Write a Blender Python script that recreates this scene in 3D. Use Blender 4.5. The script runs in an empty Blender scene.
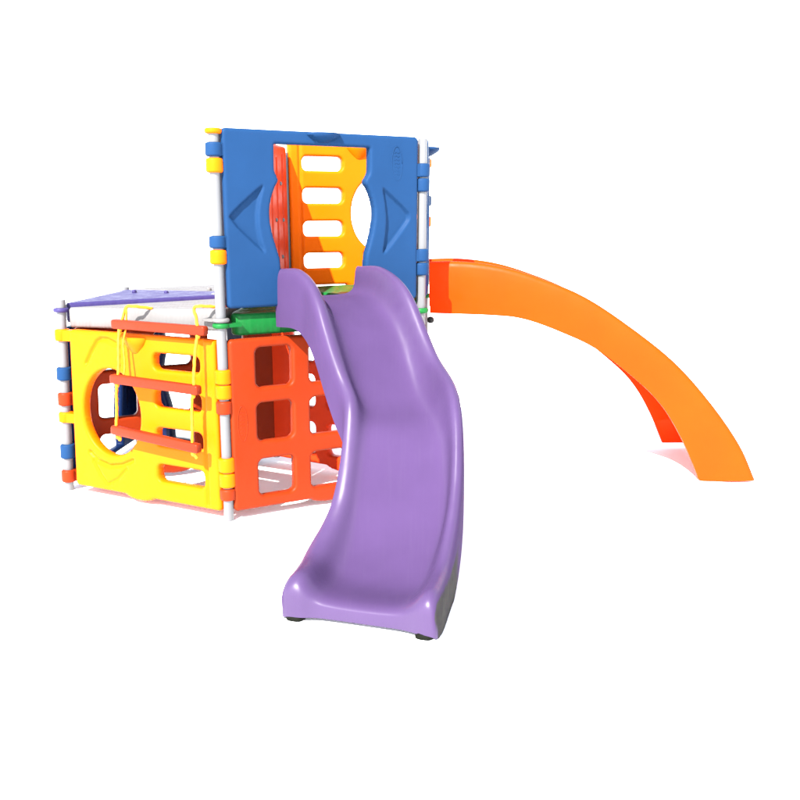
import bpy, bmesh, math, random
import numpy as np
from mathutils import Matrix, Vector

random.seed(7)
scene = bpy.context.scene
COL = scene.collection

# ------------------------------------------------------------------ camera
CAM_POS = np.array([.9956, -5.8803, 1.5643])
F_PX, YAW, PITCH, ROLL, CX, CY = 916.19, -3.4e-3, .1767, -5e-3, 416.85, 385.47
cam_data = bpy.data.cameras.new('camera')
cam = bpy.data.objects.new('camera', cam_data)
COL.objects.link(cam)
s_, c_ = math.sin(YAW), math.cos(YAW)
sp, cp = math.sin(PITCH), math.cos(PITCH)
rgt = Vector((c_, -s_, 0)); fwd = Vector((cp * s_, cp * c_, -sp)); upv = Vector((sp * s_, sp * c_, cp))
cr, sr = math.cos(ROLL), math.sin(ROLL)
xr = rgt * cr + upv * sr
yu = upv * cr - rgt * sr
M = Matrix((xr, yu, -fwd)).transposed().to_4x4()
M.translation = Vector(CAM_POS)
cam.matrix_world = M
cam_data.sensor_width = 36.0
cam_data.lens = F_PX / 800.0 * 36.0
cam_data.shift_x = (400 - CX) / 800.0
cam_data.shift_y = (CY - 400) / 800.0
cam_data.clip_end = 3000
scene.camera = cam

# ------------------------------------------------------------------ light
SUN_AZ = Vector((-math.sin(math.radians(23)), -math.cos(math.radians(23)), 0))
SUN_EL = math.radians(42)
world = bpy.data.worlds.new('World')
scene.world = world
world.use_nodes = True
wn = world.node_tree
wn.nodes.clear()
w_out = wn.nodes.new('ShaderNodeOutputWorld')
w_bg = wn.nodes.new('ShaderNodeBackground')
w_sky = wn.nodes.new('ShaderNodeTexSky')
w_hs = wn.nodes.new('ShaderNodeHueSaturation')
w_sky.sky_type = 'NISHITA'
w_sky.sun_disc = False
w_sky.sun_elevation = SUN_EL
w_sky.sun_rotation = math.atan2(SUN_AZ.x, SUN_AZ.y)
w_sky.air_density = 1.0
w_sky.dust_density = 0.2
w_sky.ozone_density = 1.0
w_hs.inputs['Saturation'].default_value = .35
w_bg.inputs['Strength'].default_value = .15
wn.links.new(w_sky.outputs[0], w_hs.inputs['Color'])
wn.links.new(w_hs.outputs[0], w_bg.inputs['Color'])
wn.links.new(w_bg.outputs[0], w_out.inputs['Surface'])

sun_d = bpy.data.lights.new('sun', 'SUN')
sun_d.energy = 5.0
sun_d.angle = math.radians(.6)
sun_d.color = (1.0, .96, .90)
sun = bpy.data.objects.new('sun', sun_d)
COL.objects.link(sun)
to_sun = SUN_AZ * math.cos(SUN_EL) + Vector((0, 0, math.sin(SUN_EL)))
sun.rotation_euler = to_sun.to_track_quat('Z', 'Y').to_euler()
sun.location = (-4, -6, 8)

scene.view_settings.view_transform = 'Standard'
scene.view_settings.look = 'None'
scene.view_settings.gamma = 1
scene.view_settings.exposure = 2.25
scene.render.engine = 'CYCLES'
scene.cycles.max_bounces = 10
scene.cycles.diffuse_bounces = 6

# ------------------------------------------------------------------ materials
def plastic(name, rgb, rough=.42, spec=.12, var=.05, bump=.10, shade_tint=None, wear=False):
    m = bpy.data.materials.new(name)
    m.use_nodes = True
    nt = m.node_tree
    b = nt.nodes['Principled BSDF']
    L = nt.links.new
    tc = nt.nodes.new('ShaderNodeTexCoord')
    n1 = nt.nodes.new('ShaderNodeTexNoise'); n1.inputs['Scale'].default_value = 4.0; n1.inputs['Detail'].default_value = 5
    L(tc.outputs['Object'], n1.inputs['Vector'])
    hs = nt.nodes.new('ShaderNodeHueSaturation'); hs.inputs['Color'].default_value = (*rgb, 1)
    mr = nt.nodes.new('ShaderNodeMapRange')
    mr.inputs['To Min'].default_value = 1 - var; mr.inputs['To Max'].default_value = 1 + var
    mr.inputs['From Min'].default_value = .3; mr.inputs['From Max'].default_value = .7
    L(n1.outputs['Fac'], mr.inputs['Value']); L(mr.outputs[0], hs.inputs['Value'])
    col = hs.outputs[0]
    if shade_tint:
        col = shade_tint(nt, tc, col)
    if wear:                                     # olive painted low on one flank for shade and grass reflection
        ast = nt.nodes.new('ShaderNodeAttribute'); ast.attribute_name = 'shade_tint'
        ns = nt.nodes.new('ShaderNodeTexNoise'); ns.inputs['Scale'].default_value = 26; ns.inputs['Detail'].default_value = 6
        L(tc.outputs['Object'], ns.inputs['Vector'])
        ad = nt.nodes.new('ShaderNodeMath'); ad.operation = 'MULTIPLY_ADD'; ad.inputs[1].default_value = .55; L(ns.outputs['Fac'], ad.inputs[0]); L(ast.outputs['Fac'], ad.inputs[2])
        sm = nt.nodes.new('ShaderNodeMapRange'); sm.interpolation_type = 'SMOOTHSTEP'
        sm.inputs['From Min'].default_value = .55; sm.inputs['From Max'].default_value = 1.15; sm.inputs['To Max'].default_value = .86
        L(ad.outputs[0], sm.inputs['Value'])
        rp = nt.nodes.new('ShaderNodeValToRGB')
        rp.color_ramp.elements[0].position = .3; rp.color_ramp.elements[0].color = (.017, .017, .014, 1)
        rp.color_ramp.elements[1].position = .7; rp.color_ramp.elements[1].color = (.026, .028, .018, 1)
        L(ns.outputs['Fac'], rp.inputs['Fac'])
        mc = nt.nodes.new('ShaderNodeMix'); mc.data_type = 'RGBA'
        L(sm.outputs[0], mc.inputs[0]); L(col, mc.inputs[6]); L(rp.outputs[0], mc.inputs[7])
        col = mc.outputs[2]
        # faint long scuffs down the bed
        mp = nt.nodes.new('ShaderNodeMapping'); mp.inputs['Scale'].default_value = (46, 2.2, 2.2)
        L(tc.outputs['Object'], mp.inputs['Vector'])
        nsc = nt.nodes.new('ShaderNodeTexNoise'); nsc.inputs['Scale'].default_value = 1.6; nsc.inputs['Detail'].default_value = 4
        L(mp.outputs[0], nsc.inputs['Vector'])
        msc = nt.nodes.new('ShaderNodeMapRange'); msc.inputs['From Min'].default_value = .52; msc.inputs['From Max'].default_value = .72
        msc.inputs['To Max'].default_value = .022; L(nsc.outputs['Fac'], msc.inputs['Value'])
        m2 = nt.nodes.new('ShaderNodeMix'); m2.data_type = 'RGBA'; m2.inputs[7].default_value = (.085, .072, .10, 1)
        L(msc.outputs[0], m2.inputs[0]); L(col, m2.inputs[6])
        col = m2.outputs[2]
    L(col, b.inputs['Base Color'])
    n2 = nt.nodes.new('ShaderNodeTexNoise'); n2.inputs['Scale'].default_value = 14; n2.inputs['Detail'].default_value = 6
    L(tc.outputs['Object'], n2.inputs['Vector'])
    mr2 = nt.nodes.new('ShaderNodeMapRange')
    mr2.inputs['From Min'].default_value = .3; mr2.inputs['From Max'].default_value = .7
    mr2.inputs['To Min'].default_value = rough - .07; mr2.inputs['To Max'].default_value = rough + .09
    L(n2.outputs['Fac'], mr2.inputs['Value'])
    if wear:                                     # the sliding surface is scuffed dull, the rims stay glossy
        at_ = nt.nodes.new('ShaderNodeAttribute'); at_.attribute_name = 'wear'
        mx = nt.nodes.new('ShaderNodeMix'); mx.data_type = 'FLOAT'
        L(at_.outputs['Fac'], mx.inputs[0]); L(mr2.outputs[0], mx.inputs[2]); mx.inputs[3].default_value = .85
        L(mx.outputs[0], b.inputs['Roughness'])
        mx2 = nt.nodes.new('ShaderNodeMix'); mx2.data_type = 'FLOAT'
        L(at_.outputs['Fac'], mx2.inputs[0]); mx2.inputs[2].default_value = spec; mx2.inputs[3].default_value = .03
        L(mx2.outputs[0], b.inputs['Specular IOR Level'])
    else:
        L(mr2.outputs[0], b.inputs['Roughness'])
    if not wear: b.inputs['Specular IOR Level'].default_value = spec
    n3 = nt.nodes.new('ShaderNodeTexNoise'); n3.inputs['Scale'].default_value = 22; n3.inputs['Detail'].default_value = 3
    L(tc.outputs['Object'], n3.inputs['Vector'])
    bp = nt.nodes.new('ShaderNodeBump'); bp.inputs['Strength'].default_value = bump; bp.inputs['Distance'].default_value = .01
    L(n3.outputs['Fac'], bp.inputs['Height']); L(bp.outputs[0], b.inputs['Normal'])
    return m

MAT = dict(
    yellow=plastic('yellow_plastic', (.64,.093,.0005), spec=.05),
    blue=plastic('blue_plastic', (.0060,.0245,.070), spec=.035, rough=.5),
    blue_deep_shade=plastic('blue_plastic_deep_shade', (.002,.005,.028)),  # copy of the blue, darkened to stand for the back panel's shade
    red=plastic('red_plastic', (.155,.0145,.0022), spec=.07),
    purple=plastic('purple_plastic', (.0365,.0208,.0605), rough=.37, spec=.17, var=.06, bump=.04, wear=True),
    roofpurple=plastic('violet_deck_plastic', (.024,.0185,.074)),
    orange=plastic('orange_plastic', (.54,.0285,.0005), spec=.05),
    green=plastic('green_plastic', (.003,.075,.014)),
    white=plastic('white_deck_plastic', (.101,.098,.098), rough=.55, var=.04),
    pipe=plastic('white_pipe_plastic', (.106,.108,.114), rough=.37, var=.03, bump=.03),
    bounce_red=plastic('bounce_red_plastic', (.42, .026, .004), spec=.08),  # red raised in colour to hold bounced light on shaded panels
    blue_shade=plastic('blue_plastic_shade', (.0022, .008, .034), spec=.05),  # blue made darker so its colour carries the side panel's shade
    grimy=plastic('grimy_foot_plastic', (.0028, .0032, .002), rough=.7, spec=.05, var=.3),
    rung=plastic('rung_plastic', (.125,.0130,.0036), spec=.08, rough=.4),
    rope=plastic('yellow_rope', (.55,.19,.008), rough=.7, spec=.2),
    black=plastic('black_plastic', (.012, .011, .010), rough=.4),
)

# ------------------------------------------------------------------ object helpers
def tag(o, label=None, cat=None, group=None, kind=None):
    if label: o['label'] = label
    if cat: o['category'] = cat
    if group: o['group'] = group
    if kind: o['kind'] = kind
    return o

def empty(name, loc):
    o = bpy.data.objects.new(name, None)
    o.empty_display_size = .2
    COL.objects.link(o)
    o.location = loc
    return o

ORIG = {}
def mesh_obj(name, verts, faces, mat, parent=None, smooth=True):
    """verts are world coordinates; the object's origin is moved to their centre."""
    V = np.asarray(verts, float)
    c = V.mean(axis=0)
    me = bpy.data.meshes.new(name)
    me.from_pydata((V - c).tolist(), [], [list(map(int, f)) for f in faces])
    bm = bmesh.new(); bm.from_mesh(me)
    bmesh.ops.recalc_face_normals(bm, faces=bm.faces)
    bm.to_mesh(me); bm.free()
    if smooth:
        me.polygons.foreach_set('use_smooth', [True] * len(me.polygons))
    me.materials.append(mat)
    o = bpy.data.objects.new(name, me)
    COL.objects.link(o)
    off = np.zeros(3)
    if parent is not None:
        o.parent = parent
        off = ORIG[parent.name]
    o.location = c - off
    ORIG[o.name] = c
    return o

def sharp_by_angle(o, deg=40):
    me = o.data
    bm = bmesh.new(); bm.from_mesh(me)
    for e in bm.edges:
        if len(e.link_faces) == 2 and e.calc_face_angle(0) > math.radians(deg):
            e.smooth = False
    bm.to_mesh(me); bm.free()

# ------------------------------------------------------------------ posts (plan position, lean per metre)
W = 1.2
POST = dict(A=((-1.071, -.613), (.027, -.004)), B=((-.026, -1.188), (0, .004)), C=((1.001, -.587), (.016, .027)),
            D=((1.030, .490), (.010, .025)), E=((.091, -.013), (.098, -.029)), F=((-1.069, .577), (-.027, -.004)),
            G=((0, 1.2), (0, 0)), H=((.140, .085), (0, 0)))
POST['E'] = ((.045, .005), (0, 0))      # lower pipe at the centre; the upper pipe H stands beside it on the deck
def at(n, z):
    (x, y), (lx, ly) = POST[n]
    return np.array([x + lx * (z - 1), y + ly * (z - 1), z])

# ------------------------------------------------------------------ 2D signed distance tools
def sd_poly(X, Y, P):
    P = np.asarray(P, float)
    d = np.full(X.shape, 1e9); sgn = np.ones(X.shape)
    n = len(P)
    for i in range(n):
        ax, ay = P[i]; bx, by = P[(i + 1) % n]
        ex, ey = bx - ax, by - ay
        wx, wy = X - ax, Y - ay
        t = np.clip((wx * ex + wy * ey) / (ex * ex + ey * ey + 1e-12), 0, 1)
        dx, dy = wx - ex * t, wy - ey * t
        d = np.minimum(d, dx * dx + dy * dy)
        c1 = Y >= ay; c2 = Y < by; c3 = ex * wy > ey * wx
        flip = (c1 & c2 & c3) | (~c1 & ~c2 & ~c3)
        sgn = np.where(flip, -sgn, sgn)
    return np.sqrt(d) * sgn          # negative inside

def sd_line(X, Y, P):
    d = np.full(X.shape, 1e9)
    for (ax, ay), (bx, by) in zip(P[:-1], P[1:]):
        ex, ey = bx - ax, by - ay
        t = np.clip(((X - ax) * ex + (Y - ay) * ey) / (ex * ex + ey * ey + 1e-12), 0, 1)
        d = np.minimum(d, np.hypot(X - ax - ex * t, Y - ay - ey * t))
    return d

def chaikin(P, n=2, closed=True):
    P = [np.array(p, float) for p in P]
    for _ in range(n):
        Q = []
        m = len(P)
        rng = range(m) if closed else range(m - 1)
        if not closed: Q.append(P[0])
        for i in rng:
            a, b = P[i], P[(i + 1) % m]
            Q += [a * .75 + b * .25, a * .25 + b * .75]
        if not closed: Q.append(P[-1])
        P = Q
    return P

def sstep(x, a, b):
    t = np.clip((x - a) / (b - a), 0, 1)
    return t * t * (3 - 2 * t)

def sheet_solid(bounds, sdf, height, back, step):
    """Solid of the region sdf<0 (2D), front surface at height(X,Y,d), back surface at -back(...).
    Marching squares with exact rims. Returns verts (x,y,z) and faces."""
    x0, x1, y0, y1 = bounds
    nx = max(3, int((x1 - x0) / step) + 2); ny = max(3, int((y1 - y0) / step) + 2)
    xs = np.linspace(x0 - step, x1 + step, nx); ys = np.linspace(y0 - step, y1 + step, ny)
    X, Y = np.meshgrid(xs, ys)
    S = -sdf(X, Y)                       # positive inside
    eps = step * .12
    S = np.where(np.abs(S) < eps, np.where(S >= 0, eps, -eps), S)
    ZF = height(X, Y, S); ZB = -back(X, Y, S)
    ins = S > 0
    idx = -np.ones(S.shape, int)
    iy, ix = np.where(ins)
    n = len(iy)
    idx[iy, ix] = np.arange(n)
    vx = list(X[iy, ix]); vy = list(Y[iy, ix]); zf = list(ZF[iy, ix]); zb = list(ZB[iy, ix])
    faces2 = []; edge = {}; rim = []
    def cross(a, b):
        k = (a, b) if a < b else (b, a)
        if k not in edge:
            (ya, xa), (yb, xb) = k
            t = S[ya, xa] / (S[ya, xa] - S[yb, xb])
            px = X[ya, xa] + t * (X[yb, xb] - X[ya, xa]); py = Y[ya, xa] + t * (Y[yb, xb] - Y[ya, xa])
            P1, P2 = np.array([px]), np.array([py]); z0 = np.array([0.])
            edge[k] = len(vx)
            vx.append(px); vy.append(py); zf.append(float(height(P1, P2, z0)[0])); zb.append(-float(back(P1, P2, z0)[0]))
        return edge[k]
    cnt = ins[:-1, :-1].astype(int) + ins[:-1, 1:] + ins[1:, 1:] + ins[1:, :-1]
    fy, fx = np.where(cnt == 4)
    for j, i in zip(fy, fx):
        faces2.append((idx[j, i], idx[j, i + 1], idx[j + 1, i + 1], idx[j + 1, i]))
    my, mx = np.where((cnt > 0) & (cnt < 4))
    for j, i in zip(my, mx):
        cs = [(j, i), (j, i + 1), (j + 1, i + 1), (j + 1, i)]
        poly = []
        for k in range(4):
            a, b = cs[k], cs[(k + 1) % 4]
            if ins[a]: poly.append((idx[a], 0))
            if ins[a] != ins[b]: poly.append((cross(a, b), 1))
        if len(poly) < 3: continue
        faces2.append(tuple(p[0] for p in poly))
        for k in range(len(poly)):
            p, q = poly[k], poly[(k + 1) % len(poly)]
            if p[1] and q[1]: rim.append((p[0], q[0]))
    N = len(vx)
    V = np.r_[np.c_[vx, vy, zf], np.c_[vx, vy, zb]]
    faces = list(faces2) + [tuple(v + N for v in reversed(f)) for f in faces2]
    faces += [(a, a + N, b + N, b) if False else (b, a, a + N, b + N) for a, b in rim]
    return V, faces

def rounded(T, r):
    def h(X, Y, S):
        d = np.clip(S, 0, r)
        return T / 2 - r + np.sqrt(np.maximum(r * r - (r - d) ** 2, 0))
    return h

# ------------------------------------------------------------------ moulded wall panels
def rrect(u0, u1, v0, v1, r=.025):
    return ('rr', u0, u1, v0, v1, r)

def ladder_panel_spec(cu=.334, ru=.185):
    """round porthole on the left, four slots on the right (as seen from outside)"""
    holes = [('ell', cu, .505, ru, .272)]
    for v0, v1 in ((.80, .90), (.575, .682), (.345, .452), (.12, .228)):
        holes.append(rrect(.612, .888, v0, v1, .034))
    grooves = [([(.184, .80), (.225, .88), (.262, .94), (.29, .958), (.33, .958), (.385, .935)], .017, .014),
               ([(.184, .235), (.235, .185), (.313, .163), (.39, .182), (.46, .222)], .017, .014),
               ([(.205, .185), (.25, .10), (.287, .05)], .012, .009),
               ([(.300, .05), (.36, .09), (.42, .165)], .012, .009),
               ([(.905, .985), (.905, .03)], .015, .011)]
    return holes, [], grooves

def far_porthole_spec():
    holes = [('ell', .70, .50, .165, .25)]
    return holes, [], [([(.12, .93), (.12, .07)], .018, .010), ([(.22, .90), (.22, .10)], .018, .010), ([(.31, .88), (.31, .12)], .018, .010)]

def grid_panel_spec():
    holes = []
    for u0, u1 in ((.143, .318), (.402, .580), (.664, .842)):
        for v0, v1 in ((.072, .292), (.398, .625), (.714, .948)):
            holes.append(rrect(u0, u1, v0, v1, .034))
    return holes, [], []

DOOR = [(.270, .925), (.257, .925), (.257, .905), (.255, .80), (.257, .765), (.270, .735), (.272, .715), (.258, .69), (.236, .615), (.226, .525), (.238, .42), (.264, .31), (.276, .25), (.276, .05), (.276, .03), (.29, .03),
        (.675, .03), (.690, .03), (.690, .05), (.690, .25), (.700, .31), (.724, .41), (.740, .525), (.730, .615), (.706, .685), (.689, .712), (.691, .735), (.709, .765), (.713, .80), (.713, .905), (.713, .925), (.700, .925)]
def door_panel_spec():
    holes = [('poly', DOOR)]
    rec = [([(.038, .505), (.06, .545), (.196, .70), (.206, .69), (.186, .60), (.176, .50), (.186, .39), (.206, .315), (.196, .305)], .020, .014),
           ([(.772, .70), (.785, .69), (.915, .55), (.925, .51), (.91, .47), (.79, .285), (.775, .29), (.79, .40), (.796, .50), (.788, .60)], .020, .014)]
    return holes, rec, []

def panel(name, a, b, z0, z1, u0, u1, spec, mat, parent, label=None, T=.062, r=.015, step=.0072, off=0.0, bump=True):
    A0, B0 = at(a, (z0 + z1) / 2), at(b, (z0 + z1) / 2)
    Wd = float(np.linalg.norm(B0[:2] - A0[:2])); H = z1 - z0
    holes, recess, grooves = spec
    def sdf(X, Y):
        w, h, rc = (u1 - u0) * Wd / 2, H / 2, .022
        cx, cy = (u0 + u1) / 2 * Wd, H / 2
        qx, qy = np.abs(X - cx) - w + rc, np.abs(Y - cy) - h + rc
        d = np.hypot(np.maximum(qx, 0), np.maximum(qy, 0)) + np.minimum(np.maximum(qx, qy), 0) - rc
        if bump:      # rounded tab in the middle of the lower edge
            ex, ey = (X - .49 * Wd) / .115, (Y - .012) / .036
            kk = np.hypot(ex, ey)
            d = np.minimum(d, (kk - 1) * .034)
        for hdef in holes:
            if hdef[0] == 'rr':
                _, a0, a1, b0, b1, rr = hdef
                px, py = np.abs(X - (a0 + a1) / 2 * Wd) - (a1 - a0) * Wd / 2 + rr, np.abs(Y - (b0 + b1) / 2 * H) - (b1 - b0) * H / 2 + rr
                hd = np.hypot(np.maximum(px, 0), np.maximum(py, 0)) + np.minimum(np.maximum(px, py), 0) - rr
            elif hdef[0] == 'ell':
                _, cu, cv, ru, rv = hdef
                ex, ey = (X - cu * Wd) / (ru * Wd), (Y - cv * H) / (rv * H)
                k = np.hypot(ex, ey)
                g = np.hypot(ex / (ru * Wd), ey / (rv * H))
                hd = np.where(k > 1e-3, k * (k - 1) / np.maximum(g, 1e-6), -.2)
            else:
                hd = sd_poly(X, Y, chaikin([(p * Wd, q * H) for p, q in hdef[1]], 2))
            d = np.maximum(d, -hd)
        return d
    base = rounded(T, r)
    recp = [(chaikin([(p * Wd, q * H) for p, q in P], 1), dp, sl) for P, dp, sl in recess]
    grp = [([(p * Wd, q * H) for p, q in P], w, dp) for P, w, dp in grooves]
    def height(X, Y, S):
        z = base(X, Y, S)
        for P, dp, sl in recp:
            z = z - dp * sstep(-sd_poly(X, Y, P), -.001, sl)
        for P, w, dp in grp:
            z = z - dp * (1 - sstep(sd_line(X, Y, P), w * .25, w))
        return z
    V, Fc = sheet_solid((u0 * Wd, u1 * Wd, -.03, H), sdf, height, height, step)
    t = (B0 - A0) / Wd; t[2] = 0
    nrm = np.array([t[1], -t[0], 0.])
    u = V[:, 0] / Wd; z = z0 + V[:, 1]
    (ax, ay), (alx, aly) = POST[a]; (bx, by), (blx, bly) = POST[b]
    px = (ax + alx * (z - 1)) * (1 - u) + (bx + blx * (z - 1)) * u
    py = (ay + aly * (z - 1)) * (1 - u) + (by + bly * (z - 1)) * u
    P = np.c_[px, py, z] + (V[:, 2] + off)[:, None] * nrm
    o = mesh_obj(name, P, Fc, mat, parent)
    if label: tag(o, label)
    o_frame = (a, b, z0, H, Wd, nrm, t)
    return o, o_frame

def panel_point(fr, u, v, w):
    a, b, z0, H, Wd, nrm, t = fr
    z = z0 + v * H
    return at(a, z) * (1 - u) + at(b, z) * u + nrm * w

# ------------------------------------------------------------------ small shapes
def lathe_post(prof, n, z_of, seg=28):
    """ring profile [(radius, z)] around leaning post n"""
    V, Fc = [], []
    m = len(prof)
    for r, z in prof:
        c = at(n, z)
        for k in range(seg):
            a = 2 * math.pi * k / seg
            V.append((c[0] + r * math.cos(a), c[1] + r * math.sin(a), z))
    for i in range(m - 1):
        for k in range(seg):
            k2 = (k + 1) % seg
            Fc.append((i * seg + k, i * seg + k2, (i + 1) * seg + k2, (i + 1) * seg + k))
    Fc.append(tuple(range(seg))[::-1]); Fc.append(tuple((m - 1) * seg + k for k in range(seg)))
    return V, Fc

def collar(n, z0, z1, mat, parent, R=.043, name='hinge_collar', towards=None, label=None):
    r = .012
    prof = [(.02, z0), (R - r, z0)]
    for k in range(1, 6):
        a = math.pi / 2 * k / 5
        prof.append((R - r + r * math.sin(a), z0 + r - r * math.cos(a)))
    for k in range(0, 6):
        a = math.pi / 2 * k / 5
        prof.append((R - r + r * math.cos(a), z1 - r + r * math.sin(a)))
    prof.append((.02, z1))
    V, Fc = lathe_post(prof, n, None, 32)
    if towards is not None:          # web joining the ring to its panel
        d = np.array(at(towards, (z0 + z1) / 2) - at(n, (z0 + z1) / 2)); d[2] = 0; d /= np.linalg.norm(d)
        sd = np.array([-d[1], d[0], 0]); b0 = len(V)
        hw = R * .72
        for zz in (z0 + .004, z1 - .004):
            c = at(n, zz)
            for k, q in ((.012, -hw), (.105, -hw * .62), (.105, hw * .62), (.012, hw)):
                p = c + d * k + sd * q
                V.append(tuple(p))
        Fc += [(b0, b0 + 3, b0 + 2, b0 + 1), (b0 + 4, b0 + 5, b0 + 6, b0 + 7)]
        for k in range(4):
            k2 = (k + 1) % 4
            Fc.append((b0 + k, b0 + k2, b0 + 4 + k2, b0 + 4 + k))
    o = mesh_obj(name, V, Fc, mat, parent)
    sharp_by_angle(o, 50)
    if label: tag(o, label)
    return o

def ledge(fr, u, v, mat, parent, side=1, wid=.095, dep=.075, th=.05):
    """half-round moulded grip shelf: flat top, underside tapering back to the wall"""
    V, Fc = [], []
    n = 20
    for ring, (k, dz) in enumerate(((1.0, 0), (1.0, -.012), (.84, -.012 - (th - .012) * .35), (.30, -th))):
        for i in range(n + 1):
            a = math.pi * i / n
            x, y = wid * k * math.cos(a), (.022 if ring < 4 else 0) + (dep) * k * math.sin(a)
            a0, b0, z0, H, Wd, nrm, t = fr
            p = panel_point(fr, u, v, side * y) + t * x + np.array([0, 0, dz])
            V.append(tuple(p))
    m = n + 1
    for r_ in range(3):
        for i in range(n):
            Fc.append((r_ * m + i, r_ * m + i + 1, (r_ + 1) * m + i + 1, (r_ + 1) * m + i))
        Fc.append((r_ * m + n, r_ * m, (r_ + 1) * m, (r_ + 1) * m + n))
    Fc.append(tuple(range(m))[::-1]); Fc.append(tuple(3 * m + i for i in range(m)))
    o = mesh_obj('grip_ledge', V, Fc, mat, parent)
    sharp_by_angle(o, 45)
    return o

def tube(path, rad, seg=10, cap=True, twist=None):
    P = np.asarray(path, float); n = len(P)
    T = np.gradient(P, axis=0); T /= np.linalg.norm(T, axis=1)[:, None]
    ref = np.array([0, 0, 1.]) if abs(T[0][2]) < .9 else np.array([1., 0, 0])
    N = np.cross(T[0], ref); N /= np.linalg.norm(N)
    V, Fc = [], []
    for i in range(n):
        N = N - T[i] * np.dot(N, T[i]); N /= np.linalg.norm(N); B = np.cross(T[i], N)
        for k in range(seg):
            a = 2 * math.pi * k / seg
            r = rad * (1 + (.16 * math.cos(3 * a + i * twist) if twist else 0))
            V.append(tuple(P[i] + r * (math.cos(a) * N + math.sin(a) * B)))
    for i in range(n - 1):
        for k in range(seg):
            k2 = (k + 1) % seg
            Fc.append((i * seg + k, i * seg + k2, (i + 1) * seg + k2, (i + 1) * seg + k))
    if cap:
        Fc.append(tuple(range(seg))[::-1]); Fc.append(tuple((n - 1) * seg + k for k in range(seg)))
    return V, Fc

def join(parts):
    V, Fc = [], []
    for v, f in parts:
        b = len(V); V += [tuple(x) for x in v]; Fc += [tuple(i + b for i in q) for q in f]
    return V, Fc

def smooth_path(P, n):
    P = np.asarray(P, float)
    s = np.r_[0, np.cumsum(np.linalg.norm(np.diff(P, axis=0), axis=1))]
    m = len(P)
    g = np.vstack([2 * P[0] - P[1], P, 2 * P[-1] - P[-2]])
    out = []
    for q in np.linspace(0, s[-1], n):
        i = min(np.searchsorted(s, q, 'right') - 1, m - 2); f = (q - s[i]) / (s[i + 1] - s[i])
        p0, p1, p2, p3 = g[i], g[i + 1], g[i + 2], g[i + 3]
        out.append(.5 * (2 * p1 + (p2 - p0) * f + (2 * p0 - 5 * p1 + 4 * p2 - p3) * f * f + (3 * p1 - p0 - 3 * p2 + p3) * f ** 3))
    return np.array(out)

def logo(fr, u, v, w, hgt, wid, mat, parent):
    """raised maker's oval with a column of worn, unreadable strokes"""
    parts = []
    ring = []
    for k in range(33):
        a = 2 * math.pi * k / 32
        ring.append(panel_point(fr, u, v, w) + fr[6] * (wid / 2 * math.cos(a)) + np.array([0, 0, hgt / 2 * math.sin(a)]))
    parts.append(tube(ring, .0022, 6))
    for k in range(7):
        z = (k - 3) * hgt * .105
        x = wid * .24
        q = [panel_point(fr, u, v, w) + fr[6] * xx + np.array([0, 0, z + dz]) for xx, dz in ((-x, -.003), (-x * .3, .004), (x * .4, -.004), (x, .003))]
        parts.append(tube(smooth_path(q, 8), .0017, 6))
    V, Fc = join(parts)
    return mesh_obj('embossed_logo', V, Fc, mat, parent)

# ================================================================== ground
def ground():
    n = 40
    R = 900.0
    V = [(0, 0, 0)]; Fc = []
    rings = [3, 8, 20, 60, 200, R]
    for r in rings:
        for k in range(n):
            a = 2 * math.pi * k / n
            V.append((r * math.cos(a), r * math.sin(a), 0))
    for k in range(n):
        Fc.append((0, 1 + k, 1 + (k + 1) % n))
    for j in range(len(rings) - 1):
        for k in range(n):
            k2 = (k + 1) % n
            Fc.append((1 + j * n + k, 1 + (j + 1) * n + k, 1 + (j + 1) * n + k2, 1 + j * n + k2))
    m = bpy.data.materials.new('white_ground')
    m.use_nodes = True
    b = m.node_tree.nodes['Principled BSDF']
    tc = m.node_tree.nodes.new('ShaderNodeTexCoord'); nz = m.node_tree.nodes.new('ShaderNodeTexNoise'); nz.inputs['Scale'].default_value = .8
    rp = m.node_tree.nodes.new('ShaderNodeValToRGB')
    rp.color_ramp.elements[0].color = (.945, .945, .945, 1); rp.color_ramp.elements[1].color = (.96, .96, .96, 1)
    m.node_tree.links.new(tc.outputs['Object'], nz.inputs['Vector']); m.node_tree.links.new(nz.outputs['Fac'], rp.inputs['Fac'])
    m.node_tree.links.new(rp.outputs[0], b.inputs['Base Color'])
    b.inputs['Roughness'].default_value = .9
    b.inputs['Specular IOR Level'].default_value = .1
    o = mesh_obj('ground', V, Fc, m, None, smooth=False)
    tag(o, 'plain white ground under the playset', 'ground', kind='structure')
ground()

# ================================================================== play structure
ROOT = empty('play_structure', (0, 0, 0))
ORIG[ROOT.name] = np.zeros(3)
tag(ROOT, 'colourful plastic playground set with tower, violet curved slide, orange slide and low hexagonal playhouse', 'playground set')

Z0, ZT = .05, .968           # lower storey panels
Z2, Z3 = 1.13, 2.03          # upper storey panels

# posts
def post(n, top, bottom=0.0):
    R = .0262
    prof = [(R * .9, bottom), (R, bottom + .004), (R, top - .004), (R * .86, top)]
    V, Fc = lathe_post(prof, n, None, 28)
    o = mesh_obj('corner_post', V, Fc, MAT['pipe'], ROOT)
    sharp_by_angle(o, 40)
    return o
for n, top in (('A', 1.135), ('B', 2.005), ('C', 2.025), ('D', 2.0), ('F', 1.125), ('G', 1.125)):
    post(n, top)
post('E', 1.05, .04)
post('H', 2.0, 1.06)

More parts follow.
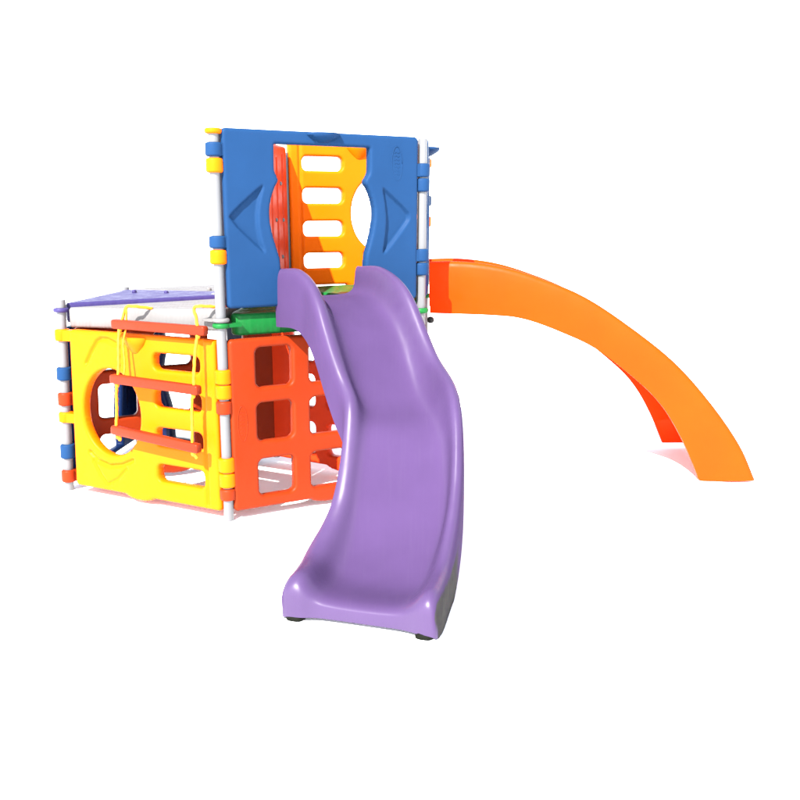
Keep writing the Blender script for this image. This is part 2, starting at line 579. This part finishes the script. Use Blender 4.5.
# lower storey
p, fr = panel('wall_panel', 'A', 'B', Z0, ZT, .075, .975, ladder_panel_spec(), MAT['yellow'], ROOT, 'yellow wall panel with a round porthole and four slots')
ledge(fr, .505, .985, MAT['yellow'], p, wid=.088, dep=.055, th=.085)
for z0, z1 in ((.966, .896), (.478, .415)):
    collar('A', z1, z0, MAT['yellow'], p, towards='B')
for z0, z1 in ((.815, .738), (.345, .266)):
    collar('B', z1, z0, MAT['yellow'], p, towards='A')

p, fr = panel('wall_panel', 'B', 'C', Z0, ZT, .022, .972, grid_panel_spec(), MAT['red'], ROOT, 'orange-red grid wall panel with square openings under the tower')
for z0, z1 in ((.650, .580), (.178, .115)):
    collar('B', z1, z0, MAT['red'], p, towards='C')
for z0, z1 in ((.80, .73), (.33, .26)):
    collar('C', z1, z0, MAT['red'], p, towards='B')
logo(fr, .072, .515, .031, .19, .052, MAT['red'], p)

p, fr = panel('wall_panel', 'A', 'E', Z0, ZT, .05, .998, grid_panel_spec(), MAT['red'], ROOT, 'red grid panel inside the playhouse, in shade')
for z0, z1 in ((.593, .515), (.127, .052)):
    collar('A', z1, z0, MAT['red'], p, towards='E')
p, fr = panel('wall_panel', 'E', 'C', Z0, ZT, .002, .965, grid_panel_spec(), MAT['bounce_red'], ROOT, 'red grid panel behind the front grid, in shade')
p, fr = panel('wall_panel', 'A', 'F', Z0, ZT, .05, .965, door_panel_spec(), MAT['blue_shade'], ROOT, 'blue doorway panel at the far left side of the playhouse')
for z0, z1 in ((.743, .665), (.283, .196)):
    collar('A', z1, z0, MAT['blue'], p, towards='F')
p, fr = panel('wall_panel', 'F', 'E', Z0, ZT, .035, .965, door_panel_spec(), MAT['blue_deep_shade'], ROOT, 'blue doorway panel at the back of the playhouse, shade painted into its colour')

# extra yellow collars on the shared front post
p_up, fr_up = panel('wall_panel', 'H', 'B', Z2, Z3, .04, .955, far_porthole_spec(), MAT['bounce_red'], ROOT, 'side wall panel of the tower seen through the doorway, shaded yellow painted red')  # red tone stands in for a yellow panel in deep shade
for z0, z1 in ((2.028, 2.000), (1.883, 1.811), (1.430, 1.357)):
    collar('B', z1, z0, MAT['yellow'], p_up, towards='H', label='yellow hinge collar on the front tower post')
for z0, z1 in ((.735, .660), (.262, .185)):
    collar('B', z1, z0, MAT['yellow'], p_up, label='yellow hinge collar on the front post, lower storey')

for u, v in ((.16, .745), (.13, .50), (.25, .50), (.16, .25)):
    c0 = panel_point(fr_up, u, v, -.031)
    V, Fc = [], []
    for j in range(5):
        a = math.pi / 2 * j / 4
        for k in range(12):
            b = 2 * math.pi * k / 12
            V.append(tuple(c0 - fr_up[5] * .010 * math.sin(a) + fr_up[6] * .013 * math.cos(a) * math.cos(b) + np.array([0, 0, .013 * math.cos(a) * math.sin(b)])))
    for j in range(4):
        for k in range(12):
            k2 = (k + 1) % 12
            Fc.append((j * 12 + k, j * 12 + k2, (j + 1) * 12 + k2, (j + 1) * 12 + k))
    mesh_obj('bolt_head', V, Fc, MAT['pipe'], p_up)

# upper storey
p, fr = panel('wall_panel', 'D', 'H', Z2 + .03, Z3 + .042, .035, .975, ladder_panel_spec(.348, .205), MAT['yellow'], ROOT, 'yellow back wall panel of the tower with slots and porthole')
ledge(fr, .5, .985, MAT['yellow'], p)
ledge(fr, .5, .985, MAT['yellow'], p, side=-1, wid=.088, dep=.055, th=.085)
for z0, z1 in ((1.985, 1.925), (1.60, 1.53)):
    collar('D', z1, z0, MAT['yellow'], p, towards='H')

p, fr = panel('wall_panel', 'C', 'D', Z2, Z3, .045, .955, door_panel_spec(), MAT['blue'], ROOT, 'blue doorway panel on the right side of the tower behind the orange slide')
ledge(fr, .5, .985, MAT['blue'], p)
for z0, z1 in ((1.806, 1.731), (1.334, 1.262)):
    collar('C', z1, z0, MAT['blue'], p, towards='D')
for z0, z1 in ((1.74, 1.67), (1.3, 1.23)):
    collar('D', z1, z0, MAT['blue'], p, towards='C')

p, fr = panel('wall_panel', 'B', 'C', Z2, Z3, .028, .964, door_panel_spec(), MAT['blue'], ROOT, 'blue doorway front panel of the tower above the violet slide')
ledge(fr, .482, .995, MAT['blue'], p)
for z0, z1 in ((1.959, 1.890), (1.500, 1.437)):
    collar('B', z1, z0, MAT['blue'], p, towards='C')
for z0, z1 in ((1.888, 1.812), (1.412, 1.340)):
    collar('C', z1, z0, MAT['blue'], p, towards='B')
logo(fr, .850, .835, .031, .185, .066, MAT['blue'], p)

# ------------------------------------------------------------------ triangular decks
def deck(corners, tops, mat, label, inset=.045, th=.115, step=.012, rnd=.05):
    P = [np.array(at(n, 1.08)[:2]) for n in corners]
    cen = sum(P) / 3
    tri = [cen + (q - cen) * (1 - inset / .69) for q in P]
    # shrink and round
    tri2 = [cen + (q - cen) * (1 - 2 * rnd / np.linalg.norm(q - cen)) for q in tri]
    xs = [q[0] for q in tri]; ys = [q[1] for q in tri]
    def sdf(X, Y): return sd_poly(X, Y, tri2) - rnd
    base = rounded(th, .014)
    # plane of the top surface
    Am = np.array([[q[0], q[1], 1] for q in P]); co = np.linalg.solve(Am, np.array(tops))
    e = (P[1] - P[0]) / np.linalg.norm(P[1] - P[0]); nn = np.array([-e[1], e[0]])
    def height(X, Y, S):
        z = base(X, Y, S)
        g = (X - cen[0]) * nn[0] + (Y - cen[1]) * nn[1]
        k = np.abs(((g / .085) % 1) - .5) * .085
        z = z - .009 * (1 - sstep(k, .004, .012)) * sstep(S, .03, .05)
        return z
    V, Fc = sheet_solid((min(xs), max(xs), min(ys), max(ys)), sdf, height, lambda X, Y, S: base(X, Y, S), step)
    ztop = V[:, 0] * co[0] + V[:, 1] * co[1] + co[2]
    Pw = np.c_[V[:, 0], V[:, 1], ztop - th / 2 + V[:, 2]]
    o = mesh_obj('deck', Pw, Fc, mat, ROOT)
    tag(o, label)
    return o
d1 = deck('ABE', (1.088, 1.128, 1.105), MAT['white'], 'white triangular deck over the yellow panel', inset=.020, rnd=.026)
d2 = deck('AEF', (1.112, 1.125, 1.108), MAT['roofpurple'], 'violet triangular deck at the back left', inset=.012, rnd=.026)
d3 = deck('FEG', (1.112, 1.12, 1.125), MAT['white'], 'white triangular deck at the far back', inset=.020, rnd=.03)
d4 = deck('BCE', (1.094, 1.094, 1.15), MAT['green'], 'green triangular deck under the tower front')
d5 = deck('CDE', (1.10, 1.165, 1.155), MAT['green'], 'green triangular deck at the back of the tower')

def post_ring(n, z0, z1, mat, parent, towards):
    o = collar(n, z0, z1, mat, parent, R=.045, name='post_ring', towards=towards)
    return o
post_ring('A', 1.062, 1.088, MAT['roofpurple'], d2, 'F')
post_ring('B', 1.060, 1.082, MAT['white'], d1, 'A')
post_ring('B', 1.030, 1.057, MAT['green'], d4, 'C')
post_ring('C', 1.045, 1.075, MAT['green'], d4, 'B')
post_ring('D', 1.045, 1.075, MAT['green'], d5, 'E')
post_ring('F', 1.045, 1.075, MAT['roofpurple'], d2, 'A')
post_ring('G', 1.045, 1.075, MAT['white'], d3, 'F')
for (x, y, z, par, mt) in ((-.66, .12, 1.112, d2, 'roofpurple'), (-.90, .22, 1.112, d2, 'roofpurple'), (-.30, -.10, 1.112, d1, 'pipe'), (-.42, .30, 1.118, d3, 'white')):
    prof = [(.001, z - .01), (.016, z - .01), (.016, z + .012), (.010, z + .018), (.001, z + .018)]
    V, Fc = [], []
    for r, zz in prof:
        for k in range(14):
            a = 2 * math.pi * k / 14
            V.append((x + r * math.cos(a), y + r * math.sin(a), zz))
    for i in range(4):
        for k in range(14):
            k2 = (k + 1) % 14
            Fc.append((i * 14 + k, i * 14 + k2, (i + 1) * 14 + k2, (i + 1) * 14 + k))
    mesh_obj('deck_peg', V, Fc, MAT[mt], par)

# ------------------------------------------------------------------ violet curved slide
def interp(nodes, s):
    nodes = np.asarray(nodes, float); n = len(nodes); x = s * (n - 1); i = np.clip(x.astype(int), 0, n - 2); f = x - i
    g = np.r_[2 * nodes[0] - nodes[1], nodes, 2 * nodes[-1] - nodes[-2]]
    p0, p1, p2, p3 = g[i], g[i + 1], g[i + 2], g[i + 3]
    return .5 * (2 * p1 + (p2 - p0) * f + (2 * p0 - 5 * p1 + 4 * p2 - p3) * f * f + (3 * p1 - p0 - 3 * p2 + p3) * f ** 3)

def smooth1(a, k):
    ker = np.ones(k) / k
    return np.convolve(np.pad(a, k // 2, mode='edge'), ker, 'valid')[:len(a)]

def relax(P, K, it=6):
    P = np.asarray(P, float)
    q = np.r_[0, np.cumsum(np.linalg.norm(np.diff(P, axis=0), axis=1))]
    u = np.linspace(0, q[-1], K)
    Q = np.c_[np.interp(u, q, P[:, 0]), np.interp(u, q, P[:, 1])]
    for _ in range(it):
        Q[1:-1] = .25 * Q[:-2] + .5 * Q[1:-1] + .25 * Q[2:]
    return Q

def curved_slide():
    N = 110
    s = np.linspace(0, 1, N)
    P0 = np.array([.467, -.90]); P3 = np.array([.766, -2.47]); hd = .318
    h = np.array([-math.sin(hd), -math.cos(hd)])
    P1 = P0 + .887 * np.array([.505, -.863]); P2 = P3 - .908 * h
    t = np.linspace(0, 1, 400)[:, None]
    c = (1 - t) ** 3 * P0 + 3 * (1 - t) ** 2 * t * P1 + 3 * (1 - t) * t * t * P2 + t ** 3 * P3
    q = np.r_[0, np.cumsum(np.linalg.norm(np.diff(c, axis=0), axis=1))]; q /= q[-1]
    c = np.c_[np.interp(s, q, c[:, 0]), np.interp(s, q, c[:, 1])]
    d = np.gradient(c, axis=0); d /= np.linalg.norm(d, axis=1)[:, None]
    n = np.c_[d[:, 1], -d[:, 0]]
    z = interp([1.180, 1.162, 1.039, .744, .593, .253, .098, .096], s)
    hl = interp([.158, .172, .150, .121, .090, .092, .092], s)
    hr = interp([.158, .180, .196, .192, .160, .118, .088], s)
    wl = interp([.228, .212, .240, .212, .238, .280, .248], s)
    wr = interp([.206, .230, .238, .234, .234, .245, .280], s)
    fl = interp([.150, .135, .138, .144, .190, .182, .160], s)
    fr_ = interp([.188, .172, .150, .134, .196, .169, .165], s)
    for arr in (hl, hr, wl, wr, fl, fr_): arr[:] = smooth1(arr, 7)
    skirt = np.maximum(z - np.interp(s, [0, .15, .5, .8, 1], [.16, .14, .13, .12, .1]), .0)
    rimL = smooth1(np.interp(s, [0, .2, .62, .82, .93, 1], [.040, .045, .050, .090, .086, .070]), 9)
    rimR = np.interp(s, [0, .2, .8, 1], [.040, .043, .044, .046])
    WEAR = []; SHADE_TINT = []; K = 42
    # rounded fall of the front lip
    ext = [(0.0, 0.0)] * N
    lip = [(math.sin(a), 1 - math.cos(a)) for a in np.linspace(.2, math.pi / 2, 8)]
    stations = [(i, 0, 0) for i in range(N)] + [(N - 1, f, dz) for f, dz in lip]
    V = []; Mloop = None
    for i, fsh, dz in stations:
        zf = z[i]; L = lambda w, zz: (w, zz)
        def half(w, f, hh, r):
            zr = zf + hh
            g = w - f
            return [(0, zf - .006), (f * .5, zf - .005), (f * .84, zf - .001), (f + .16 * g, zf + .07 * hh), (f + .52 * g, zf + .44 * hh),
                    (f + .80 * g, zf + .86 * hh), (w - .002, zr - .002), (w + r * .38, zr + .003), (w + r * .78, zr - .012), (w + r, zr - .045),
                    (w + r + .004, (zr - .045) * .5 + skirt[i] * .5), (w + r + .003, skirt[i])]
        lp = half(wl[i], fl[i], hl[i], rimL[i]); rp = half(wr[i], fr_[i], hr[i], rimR[i])
        lp = relax(lp, K); rp = relax(rp, K)
        loop = [(a, b) for a, b in lp[::-1]] + [(-a, b) for a, b in rp[1:]]
        m = len(loop)
        th = .024
        L2 = np.array(loop)
        tg = np.gradient(L2, axis=0); tg /= np.linalg.norm(tg, axis=1)[:, None] + 1e-9
        nr = np.c_[-tg[:, 1], tg[:, 0]]          # inward / downward side of the skin
        under = [(a + .016 * q[0], max(b + .016 * q[1], .004)) for (a, b), q in zip(loop, nr)]
        zf_ = z[i]
        for (a, b) in loop:
            rr = .018 + .067 * float(sstep(b, .06, .22))
            p = c[i] + n[i] * a + d[i] * (fsh * (.055 + .03 * float(sstep(b, .06, .22))))
            V.append((p[0], p[1], max(b - dz * rr, .002 if abs(a) > .2 else .012)))
            fe = fl[i] if a > 0 else fr_[i]
            wo = (wl[i] + rimL[i]) if a > 0 else (wr[i] + rimR[i])
            WEAR.append(max(float(1 - sstep(abs(a), fe * .92, fe * 1.22)) * (1 - dz), float(sstep(abs(a), wo * .93, wo * .985))))
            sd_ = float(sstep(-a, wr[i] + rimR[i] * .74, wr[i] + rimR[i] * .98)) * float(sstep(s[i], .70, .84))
            SHADE_TINT.append(sd_ * (1 - float(sstep(b, zf_ + .02, zf_ + .02 + .10 * max(s[i] - .7, 0) / .3 + .01))))
        for (a, b) in under:
            p = c[i] + n[i] * a + d[i] * fsh * .0
            V.append((p[0], p[1], max(b, .002))); WEAR.append(0.0); SHADE_TINT.append(0.0)
        Mloop = m
    m = Mloop; S = len(stations); Fc = []
    A_ = lambda i, k: i * 2 * m + k
    B_ = lambda i, k: i * 2 * m + m + k
    for i in range(S - 1):
        for k in range(m - 1):
            Fc.append((A_(i, k), A_(i, k + 1), A_(i + 1, k + 1), A_(i + 1, k)))
            if i < N - 1:
                Fc.append((B_(i, k + 1), B_(i, k), B_(i + 1, k), B_(i + 1, k + 1)))
        if i < N - 1:
            Fc.append((A_(i, 0), A_(i + 1, 0), B_(i + 1, 0), B_(i, 0)))
            Fc.append((A_(i, m - 1), B_(i, m - 1), B_(i + 1, m - 1), A_(i + 1, m - 1)))
    for k in range(m - 1):
        Fc.append((A_(0, k + 1), A_(0, k), B_(0, k), B_(0, k + 1)))
    # front face under the lip, down to the ground
    last = S - 1
    base = len(V)
    for k in range(m):
        x, y, zz = V[A_(last, k)]
        V.append((x - d[N - 1][0] * .004, y - d[N - 1][1] * .004, .007 + .014 * float(sstep(min(k, m - 1 - k), 9, 17)))); WEAR.append(0.0); SHADE_TINT.append(0.0)
    for k in range(m - 1):
        Fc.append((A_(last, k), base + k, base + k + 1, A_(last, k + 1)))
        Fc.append((base + k, B_(N - 1, k), B_(N - 1, k + 1), base + k + 1))
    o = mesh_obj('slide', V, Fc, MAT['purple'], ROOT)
    used = set(i for f in Fc for i in f)
    wa = o.data.attributes.new('wear', 'FLOAT', 'POINT')
    wa.data.foreach_set('value', WEAR)
    sa = o.data.attributes.new('shade_tint', 'FLOAT', 'POINT')
    sa.data.foreach_set('value', SHADE_TINT)
    bm = bmesh.new(); bm.from_mesh(o.data)
    bmesh.ops.delete(bm, geom=[v for v in bm.verts if not v.link_faces], context='VERTS')
    bm.to_mesh(o.data); bm.free()
    sharp_by_angle(o, 70)
    # dark feet under the two front corners
    for a0 in (wl[N - 1] + rimL[N - 1] - .052, -(wr[N - 1] + rimR[N - 1] - .052)):
        q = c[N - 1] + n[N - 1] * a0 + d[N - 1] * .030
        FV, FF = [], []
        for rk, zz in ((.80, .0), (1.0, .004), (1.0, .012), (.9, .026), (.01, .028)):
            for k in range(24):
                an = 2 * math.pi * k / 24
                ca, sa_ = math.cos(an), math.sin(an)
                ex = abs(ca) ** .6 * (1 if ca > 0 else -1) * .038 * rk; ey = abs(sa_) ** .6 * (1 if sa_ > 0 else -1) * .050 * rk
                pp = q + n[N - 1] * ex + d[N - 1] * ey
                FV.append((pp[0], pp[1], zz))
        for i in range(4):
            for k in range(24):
                k2 = (k + 1) % 24
                FF.append((i * 24 + k, i * 24 + k2, (i + 1) * 24 + k2, (i + 1) * 24 + k))
        FF.append(tuple(range(24))[::-1])
        mesh_obj('foot', FV, FF, MAT['grimy'], o)
    tag(o, 'violet wavy slide curving forward from the tower to the ground')
    return o
curved_slide()

# ------------------------------------------------------------------ orange slide
NT = [(1.06, 1.324), (1.271, 1.324), (1.492, 1.295), (1.712, 1.23), (1.983, 1.118), (2.255, .941), (2.528, .723), (2.751, .473), (2.923, .227), (3.02, .018)]
NB = [(1.059, 1.008), (1.435, .999), (1.633, .977), (1.854, .9), (2.074, .794), (2.319, .604), (2.464, .454), (2.576, .272), (2.666, .076), (2.690, .012), (2.712, .002)]
def arch_slide():
    N = 90
    top = smooth_path([(x, z, 0) for x, z in NT], N)[:, :2]
    bot = smooth_path([(x, z, 0) for x, z in NB], N)[:, :2]
    V, Fc = [], []
    K = None
    for i in range(N):
        T, Bm = top[i], bot[i]
        k = i / (N - 1)
        yn = -.22 - .28 * (T[0] - 1.05) / 1.75; yf = .27 + .08 * (T[0] - 1.05) / 1.7
        ynb = -.22 - .28 * (Bm[0] - 1.05) / 1.75; yfb = .27 + .08 * (Bm[0] - 1.05) / 1.7
        def pt(v, yfrac_n, side, inset):
            p = Bm + (T - Bm) * v
            yv_n = ynb + (yn - ynb) * v; yv_f = yfb + (yf - yfb) * v
            return (p[0], (yv_n + inset) if side < 0 else (yv_f - inset), p[1] if side < 0 else max(p[1], .046))
        flo = .46 + .10 * sstep(k, .75, 1)
        # closed loop : near outer, over rim, inner, floor, far inner, rim, far outer, far underside, floor underside, near underside
        prof = [(.0, -1, 0), (.12, -1, -.002), (.3, -1, -.006), (.5, -1, -.010), (.7, -1, -.012), (.88, -1, -.008), (.95, -1, -.003), (.985, -1, .008), (1.0, -1, .022), (.985, -1, .036), (.95, -1, .046), (.80, -1, .055),
                (flo + .12, -1, .066), (flo + .03, -1, .085), (flo, -1, .13)]
        far = [(v, 1, ins) for v, s_, ins in prof[::-1]]
        und = [(.0, 1, .028), (flo - .15 if flo > .2 else .02, 1, .034), (flo - .10, 1, .06), (flo - .07, 1, .14)]
        undn = [(v, -1, ins) for v, s_, ins in und[::-1]]
        loop = prof + far + und + undn
        K = len(loop)
        for v, sd, ins in loop:
            V.append(pt(v, 0, sd, ins))
    for i in range(N - 1):
        for k in range(K):
            k2 = (k + 1) % K
            Fc.append((i * K + k, i * K + k2, (i + 1) * K + k2, (i + 1) * K + k))
    # end caps as strips between skin and underside
    np_, nf = 15, 15
    for i0 in (0, (N - 1) * K):
        lo = list(range(0, 15)); un = [37, 36, 35, 34]
        near_out = [0] + list(range(1, 15)); near_in = [37, 36, 35, 34]
        Fc.append(tuple(i0 + j for j in list(range(0, 15)) + [34, 35, 36, 37]))
        Fc.append(tuple(i0 + j for j in list(range(15, 34))))
        Fc.append((i0 + 14, i0 + 15, i0 + 33, i0 + 34))
    o = mesh_obj('slide', V, Fc, MAT['orange'], ROOT)
    sharp_by_angle(o, 60)
    tag(o, 'orange arched slide running off the right side of the tower')
    return o
arch_slide()

# bolt knobs holding the orange slide
def knob(p, r, mat, name='bolt_knob'):
    V, Fc = [], []
    for j in range(7):
        a = math.pi * j / 6
        for k in range(14):
            b = 2 * math.pi * k / 14
            rr = r * (1 + .12 * math.cos(5 * b))
            V.append((p[0] + r * 1.1 * math.cos(a), p[1] + rr * math.sin(a) * math.cos(b), p[2] + rr * math.sin(a) * math.sin(b)))
    for j in range(6):
        for k in range(14):
            k2 = (k + 1) % 14
            Fc.append((j * 14 + k, j * 14 + k2, (j + 1) * 14 + k2, (j + 1) * 14 + k))
    return mesh_obj(name, V, Fc, mat, ROOT)
knob((1.060, -.50, .995), .020, MAT['black'])

# ================================================================== rope ladder
LAD = empty('rope_ladder', (-.38, -1.12, .40))
ORIG[LAD.name] = np.array([-.38, -1.12, .40])
tag(LAD, 'rope ladder with three orange-red rungs hanging before the yellow wall panel', 'rope ladder')
def rung(a, b, w=.043, h=.050):
    a, b = np.array(a), np.array(b)
    d = b - a; L = np.linalg.norm(d); d /= L
    side = np.cross(d, (0, 0, 1)); side /= np.linalg.norm(side); up = np.cross(side, d)
    prof = []
    r = .010
    for cx, cy, a0 in ((w / 2 - r, h / 2 - r, 0), (-w / 2 + r, h / 2 - r, 90), (-w / 2 + r, -h / 2 + r, 180), (w / 2 - r, -h / 2 + r, 270)):
        for k in range(4):
            t = math.radians(a0 + 30 * k)
            prof.append((cx + r * math.cos(t), cy + r * math.sin(t)))
    V, Fc = [], []
    st = [(0, .80), (.004, .93), (.012, 1), (L - .012, 1), (L - .004, .93), (L, .80)]
    m = len(prof)
    for s, k in st:
        for x, y in prof:
            V.append(tuple(a + d * s + side * x * k + up * y * k))
    for i in range(len(st) - 1):
        for k in range(m):
            k2 = (k + 1) % m
            Fc.append((i * m + k, i * m + k2, (i + 1) * m + k2, (i + 1) * m + k))
    Fc.append(tuple(range(m))[::-1]); Fc.append(tuple((len(st) - 1) * m + k for k in range(m)))
    o = mesh_obj('rung', V, Fc, MAT['rung'], LAD)
    sharp_by_angle(o, 50)
rung((-.668, -.925, 1.027), (-.094, -1.238, 1.022))
rung((-.675, -.983, .736), (-.132, -1.280, .722))
rung((-.690, -.975, .451), (-.148, -1.272, .414))
def rope(P, name='rope'):
    V, Fc = tube(smooth_path(P, 120), 0.0078, 9, twist=.9)
    return V, Fc
RL = [(-.45, -.93, 1.110), (-.533, -.975, 1.126), (-.580, -.962, 1.121), (-.606, -.945, 1.067), (-.628, -.948, 1.01), (-.630, -.975, .93), (-.632, -.992, .80), (-.640, -1.0, .735),
      (-.652, -.995, .66), (-.660, -.985, .55), (-.668, -.985, .47), (-.662, -.985, .44), (-.650, -.985, .405), (-.656, -.985, .39)]
RL2 = [(-.580, -.962, 1.121), (-.582, -.965, 1.08), (-.590, -.958, 1.01), (-.602, -.985, .93), (-.596, -1.0, .82), (-.60, -1.01, .76)]
RR = [(-.05, -1.16, 1.138), (-.121, -1.205, 1.146), (-.157, -1.204, 1.137), (-.146, -1.211, 1.08), (-.140, -1.222, 1.01), (-.150, -1.245, .93), (-.160, -1.262, .80), (-.163, -1.262, .725),
      (-.180, -1.250, .66), (-.185, -1.25, .52), (-.188, -1.25, .43), (-.178, -1.25, .38), (-.168, -1.25, .355)]
v1 = tube(smooth_path(RL, 130), 0.0078, 9, twist=.9)
v2 = tube(smooth_path(RL2, 60), .005, 8, twist=.9)
def knot(p, r=.013):
    V, Fc = [], []
    for j in range(6):
        a = math.pi * j / 5
        for k in range(10):
            b = 2 * math.pi * k / 10
            V.append((p[0] + r * math.sin(a) * math.cos(b), p[1] + r * math.sin(a) * math.sin(b), p[2] + r * 1.2 * math.cos(a)))
    for j in range(5):
        for k in range(10):
            k2 = (k + 1) % 10
            Fc.append((j * 10 + k, j * 10 + k2, (j + 1) * 10 + k2, (j + 1) * 10 + k))
    return V, Fc
V, Fc = join([v1, v2, knot((-.628, -.948, .998)), knot((-.645, -.998, .702)), knot((-.662, -.985, .412))])
mesh_obj('rope', V, Fc, MAT['rope'], LAD)
V, Fc = join([tube(smooth_path(RR, 130), 0.0078, 9, twist=.9), knot((-.140, -1.222, .993)), knot((-.170, -1.258, .690)), knot((-.185, -1.25, .382))])
mesh_obj('rope', V, Fc, MAT['rope'], LAD)
